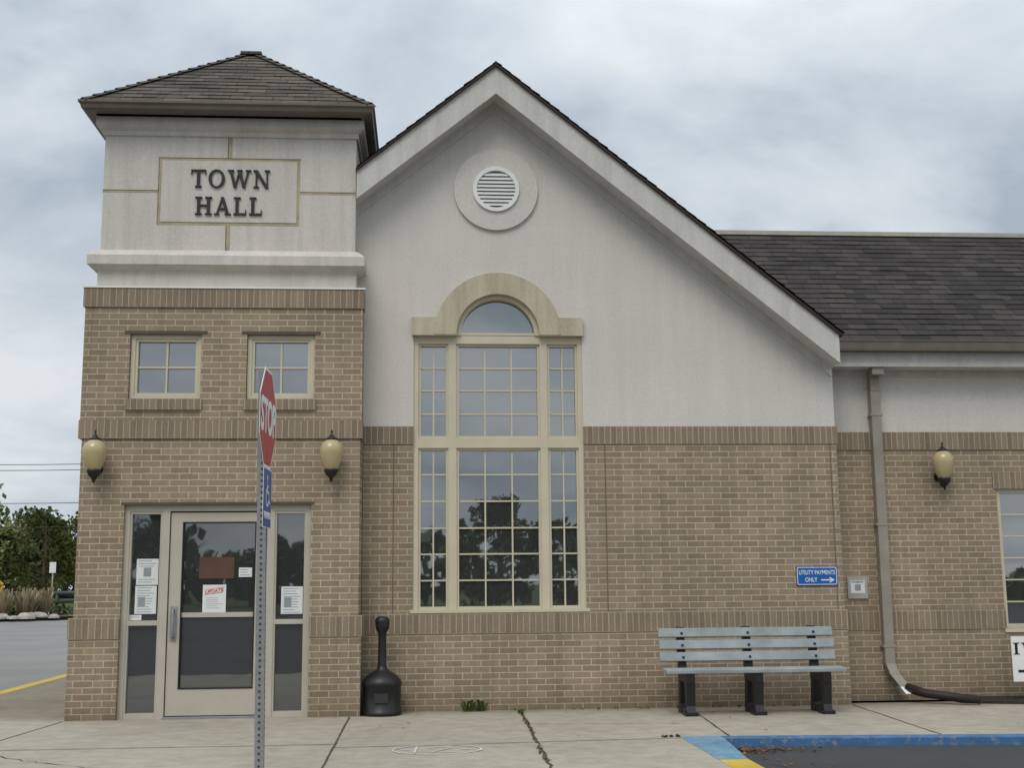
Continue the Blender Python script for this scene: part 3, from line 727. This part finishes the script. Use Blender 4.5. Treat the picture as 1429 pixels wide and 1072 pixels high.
b.build("border_and_arrow",M_white,U,merge=False)
text("text_line","UTILITY PAYMENTS",.068,M_white,(0,-.0075,.037),U,bold=.0006,sx=.71)
text("text_line_b","ONLY",.068,M_white,(-.07,-.0075,-.045),U,bold=.0006,sx=.76)
Q=empty("payments_plaque",(5.04,.448,1.285))
b=MB();b.box(-.12,.12,-.01,0,-.125,.125);b.build("frame",plain("plaque_grey",(.36,.36,.33),.6),Q,bevel=.003)
b=MB();b.box(-.085,.085,-.0125,-.009,-.06,.085);b.build("paper",M_paper,Q)
text("plaque_text","PAYMENTS",.028,M_grey,(0,-.0145,.068),Q,bold=.0006)
b=MB();b.box(-.035,.035,-.0145,-.012,-.03,.04);b.build("print_patch",M_grey,Q)
Y=empty("yard_sign",(6.93,-.05,0))
b=MB();b.box(-.33,.6,-.01,0,.23,.73);b.build("board",M_white,Y)
word("IW",-.315,.03,.53,.66,-.014,"letters",Y,M_black,.004)
b=MB();b.box(-.27,.5,-.013,-.01,.33,.36);b.build("rule_line",M_black,Y)
b=MB()
for x in(-.2,.4): b.tube([(x,.004,-.1),(x,.004,.7)],.004,6)
b.build("wire_stakes",M_galv,Y)

# ------------------------------------------------------------ notices and one painted reflection on the entrance glass
def notice(x0,x1,z0,z1,kind,y=-.283):
    E=empty("notice_or_reflection",((x0+x1)/2,y,(z0+z1)/2));w_=(x1-x0)/2;h_=(z1-z0)/2
    b=MB();b.box(-w_,w_,-.002,0,-h_,h_);b.build("paper",M_paper if kind!='reflection' else plain("brown_reflection_paint",(.10,.05,.035),.7),E)
    b=MB();c=MB()
    if kind in('a','b','c'):
        n=int(h_*2/.028)
        for i in range(n):
            zz=h_-.02-i*.028
            if kind=='a' and -.06<zz<.06: continue
            b.box(-w_*.8,w_*random.uniform(.3,.8),-.0032,-.0022,zz-.005,zz+.002)
        if kind=='a': b.box(-w_*.35,w_*.35,-.0034,-.0022,-.05,.045)
        if kind=='b': b.box(-w_*.7,-w_*.05,-.0036,-.0022,-h_*.5,h_*.2)
        b.build("print",M_grey,E,merge=False)
    if kind=='u':
        b.ext([(-.10,.04),(.085,.065),(.095,.125),(-.09,.10)],-.0032,-.0022);b.build("stamp_box",M_redink,E)
        b2=MB();b2.ext([(-.093,.046),(.08,.070),(.088,.119),(-.084,.096)],-.0040,-.0034);b2.build("stamp_inner",M_paper,E)
        t_=text("update_text","UPDATE",.05,M_redink,(0,-.005,.082),E,bold=.001);t_.rotation_euler=(math.pi/2,-math.radians(8),0)
        for i in range(6): c.box(-w_*.7,w_*random.uniform(.2,.8),-.0032,-.0022,.01-i*.022,.014-i*.022)
        c.build("print",M_grey,E,merge=False)
notice(-3.08,-2.85,1.39,1.665,'a');notice(-3.085,-2.86,1.085,1.38,'b');notice(-3.14,-3.01,1.02,1.075,'c')
notice(-2.375,-2.13,1.09,1.385,'u');notice(-2.00,-1.86,1.465,1.565,'c');notice(-1.545,-1.315,1.07,1.36,'b')
notice(-2.42,-2.05,1.45,1.68,'reflection')  # not a notice: brownish reflection in the door glass, painted as a flat sheet

# ------------------------------------------------------------ vegetation
def tree_mesh(name,h,rad,nbl,nleaf,ls,mat,seed,base=.25,shape=1.0):
    rnd=random.Random(seed);b=MB()
    b.tube([(0,0,-.2),(.05,.02,h*.3),(0,.05,h*.6),(.1,0,h*.9)],[h*.03,h*.022,h*.014,h*.004],7,mi=1)
    bl=[]
    for i in range(nbl):
        t=rnd.random()**.8;z=h*(base+(1-base)*t*.93)
        rr_=rad*math.sin(math.pi*min(1,.18+.78*t))**.8*shape
        a=rnd.uniform(0,2*math.pi);d=rr_*math.sqrt(rnd.random())*.9
        bl.append((Vector((math.cos(a)*d,math.sin(a)*d,z)),rad*rnd.uniform(.16,.34)))
        b.tube([(0,0,z*.75),(math.cos(a)*d*.8,math.sin(a)*d*.8,z)],[h*.006,h*.002],4,mi=1)
    for c,r in bl:
        for k in range(nleaf):
            v=Vector((rnd.gauss(0,1),rnd.gauss(0,1),rnd.gauss(0,.8)))
            v=v.normalized()*r*rnd.random()**.4;p=c+v
            s=ls*rnd.uniform(.6,1.3);u=Vector((rnd.gauss(0,1),rnd.gauss(0,1),rnd.gauss(0,1))).normalized();w2=u.orthogonal().normalized()
            b.face([p-u*s,p+w2*s*.6,p+u*s,p-w2*s*.6],uv=[(0,0)]*4)
    me=b.build(name,[mat,M_bark],merge=False);return me
def place(o,locs):
    for i,(x,y,s,r) in enumerate(locs):
        if i==0: q=o
        else: q=bpy.data.objects.new(o.name,o.data);COL.objects.link(q)
        q.location=(x,y,-.1);q.scale=(s,s,s*random.uniform(.92,1.08));q.rotation_euler=(0,0,r)
t1=tree_mesh("deciduous_tree",8,3.0,42,60,.2,M_leaf,1)
t2=tree_mesh("deciduous_tree",7,3.2,42,60,.2,M_leafd,2,.12)
place(t1,[(-31.2,73,1.2,0),(-28.0,72,.80,1),(-35,70,1.25,2),(-38,85,1.1,3),(-25.3,71,.80,4),(-23.3,74,.82,5)])
place(t2,[(-26.8,78,.90,0),(-29.3,82,1.05,2.2),(-23.5,80,.95,4),(-20,84,.95,1.2),(4.2,-57,1.0,0),(-3.5,-62,.62,1),(9,-63,.66,3),(14,-60,.75,2),(-9,-60,.7,2.5),(20,-62,.9,4),(-16,-62,.85,5),(27,-62,.8,1),(-24,-60,.9,0)])
rnd=random.Random(5);b=MB()
for i in range(7000):
    side_=rnd.random()
    if side_<.5: x=rnd.uniform(-150,140);y=130+rnd.uniform(-6,6);
    else: x=rnd.uniform(-120,120);y=-90+rnd.uniform(-4,4)
    hh=4.2+1.6*math.sin(x*.21)+1.1*math.sin(x*.57+1)
    if y>0: hh+=3
    z=rnd.random()**.7*hh*1.1;s=rnd.uniform(.5,1.1)
    u=Vector((rnd.gauss(0,1),rnd.gauss(0,1),rnd.gauss(0,1))).normalized();w2=u.orthogonal();p=Vector((x,y,z))
    b.face([p-u*s,p+w2*s*.7,p+u*s,p-w2*s*.7],uv=[(0,0)]*4)
b.build("distant_trees",M_leafd,merge=False)
b=MB();isl=[(-22+5.5*math.cos(t/20*2*math.pi),48+4.0*math.sin(t/20*2*math.pi)) for t in range(20)];prism(b,isl,-.1,.1);b.build("planting_island",M_mulch)
b=MB();strip(b,isl+[isl[0]],.3,.11);b.build("island_curb",M_ycurb)
b=MB()
for i in range(22):
    cx_,cy_=rnd.uniform(-24,-18.6),rnd.uniform(46.0,50)
    hs=rnd.uniform(.6,1.15)
    for k in range(90):
        a=rnd.uniform(0,6.28);l_=rnd.uniform(.5,1.35)*hs;sp=rnd.uniform(.05,.55)*hs
        p=Vector((cx_,cy_,.05));q=p+Vector((math.cos(a)*sp,math.sin(a)*sp,l_));s_=Vector((-math.sin(a),math.cos(a),0))*.03
        b.face([p-s_*.5,p+s_*.5,q+s_,q-s_],uv=[(0,0)]*4)
b.build("ornamental_grass",M_tangrass,merge=False)
b=MB()
for i in range(40):
    cx_,cy_,r=rnd.uniform(-25,-17),rnd.uniform(44.2,46.2),rnd.uniform(.15,.4)
    b.lathe([(0,.05),(r,.05),(r*.9,r*.5),(r*.5,r*.85),(0,r*.9)],cx_,cy_,7,smooth=False)
b.build("landscape_rocks",M_rock,merge=False)
b=MB()
for i in range(9):
    cx_,cy_=rnd.uniform(-24,-17.5),rnd.uniform(49,51);r=rnd.uniform(.5,.9)
    for k in range(160):
        v=Vector((rnd.gauss(0,1),rnd.gauss(0,1),abs(rnd.gauss(0,1)))).normalized()*r*rnd.random()**.4;p=Vector((cx_,cy_,.1))+v
        u=Vector((rnd.gauss(0,1),rnd.gauss(0,1),rnd.gauss(0,1))).normalized()*.09;w2=u.orthogonal().normalized()*.06
        b.face([p-u,p+w2,p+u,p-w2],uv=[(0,0)]*4)
b.build("island_shrubs",M_leafd,merge=False)
b=MB()
for zz in(1.15,.75): b.tube([(-22.3,54,zz),(-14,54,zz)],.11,8)
for x in(-22,-19.5,-17,-14.5): b.tube([(x,54,-.1),(x,54,1.2)],.1,8)
b.build("pipe_railing",plain("dark_green_pipe",(.03,.045,.035),.5))
b=MB();b.tube([(-19.2,52,-.1),(-19.2,52,2.75)],.04,8);b.build("traffic_sign",M_galv)
sg=bpy.data.objects["traffic_sign"]
b=MB();b.box(-19.36,-19.04,51.93,51.96,2.2,2.75);b.build("plate",M_white,sg)
X=empty("mini_excavator",(-24.6,53.5,0),.3)
b=MB();b.box(-.9,.9,-.75,-.4,-.05,.45);b.box(-.9,.9,.4,.75,-.05,.45);b.box(-.2,.2,-.4,.4,.2,.6);b.build("tracks",M_black,X,bevel=.1)
b=MB();b.box(-.8,.7,-.7,.7,.6,1.2);b.tube([(.6,0,1.0),(1.5,0,2.3),(2.3,0,1.6)],.12,6);b.tube([(2.3,0,1.6),(2.1,0,.6)],.09,6);b.build("body_and_boom",M_mach,X,bevel=.05)
b=MB();b.box(-.5,.5,-.6,.5,1.2,2.3);b.build("cab",M_blackmetal,X,bevel=.06)
b=MB();b.extx([(-.25,0),(.25,0),(.25,.5),(-.25,.5)],1.9,2.3);b.build("bucket",M_blackmetal,X)
b=MB()
for (za,y_) in((9.2,60),(8.9,60.4),(7.0,61),(5.6,61.5)):
    b.tube([(-60+i*7.5,y_,za-.9*(1-((i-5)/5)**2)+(i*.06)) for i in range(11)],.02,4)
b.tube([(-60,60.8,-.1),(-60,60.8,10.2)],.14,8);b.tube([(15,60.8,-.1),(15,60.8,10.2)],.14,8)
b.build("utility_line",M_blackmetal)
# weeds
b=MB()
def weed(x,y,z,n,h,sp):
    for k in range(n):
        a=rnd.uniform(0,6.28);l_=h*rnd.uniform(.4,1);d=sp*rnd.uniform(.3,1)
        p=Vector((x+rnd.uniform(-.02,.02),y+rnd.uniform(-.02,.02),z));m_=p+Vector((math.cos(a)*d*.5,math.sin(a)*d*.5,l_*.8));q=p+Vector((math.cos(a)*d,math.sin(a)*d,l_*.9))
        s_=Vector((-math.sin(a),math.cos(a),0))*.011
        b.face([p-s_*.3,p+s_*.3,m_+s_,m_-s_],uv=[(0,0)]*4);b.face([m_-s_,m_+s_,q],uv=[(0,0)]*3)
for x in(.43,.5,.58,.62): weed(x,-.06,0,13,.16,.13)
for i in range(26): t=rnd.random();weed(1.03-.15*t+rnd.uniform(-.01,.01),-.1-6.2*t,.003,4,.02,.025)
for i in range(22): weed(rnd.uniform(.9,4.6),-.03,0,3,.03,.03)
for i in range(8): weed(rnd.uniform(1.0,1.08),-.05-rnd.random()*.3,0,4,.04,.04)
for i in range(10): weed(rnd.uniform(2.1,2.27),-2.6+rnd.uniform(-.04,.02),.003,4,.025,.03)
for i in range(16): weed(rnd.uniform(-5.3,-4.2),-2.74+rnd.uniform(-.02,.02),.003,4,.02,.03)
b.build("weeds",M_weed,merge=False)
b=MB()
for i in range(240):
    x=2.66+abs(rnd.gauss(0,.28));y=-3.0-abs(rnd.gauss(0,.12)) if i<150 else rnd.uniform(-6,-2.95)
    if i>=215: x=rnd.uniform(-.5,6.5);y=rnd.uniform(-2.5,-.1)
    zb_=-.066 if i<215 else .004
    s_=rnd.uniform(.008,.028);a=rnd.uniform(0,6.28);p=Vector((x,y,zb_+rnd.uniform(0,.02)))
    u=Vector((math.cos(a),math.sin(a),rnd.uniform(-.3,.3)))*s_;w2=Vector((-math.sin(a),math.cos(a),rnd.uniform(-.3,.3)))*s_*.6
    b.face([p-u,p+w2,p+u,p-w2],uv=[(0,0)]*4)
b.build("fallen_leaves",M_deadleaf,merge=False)
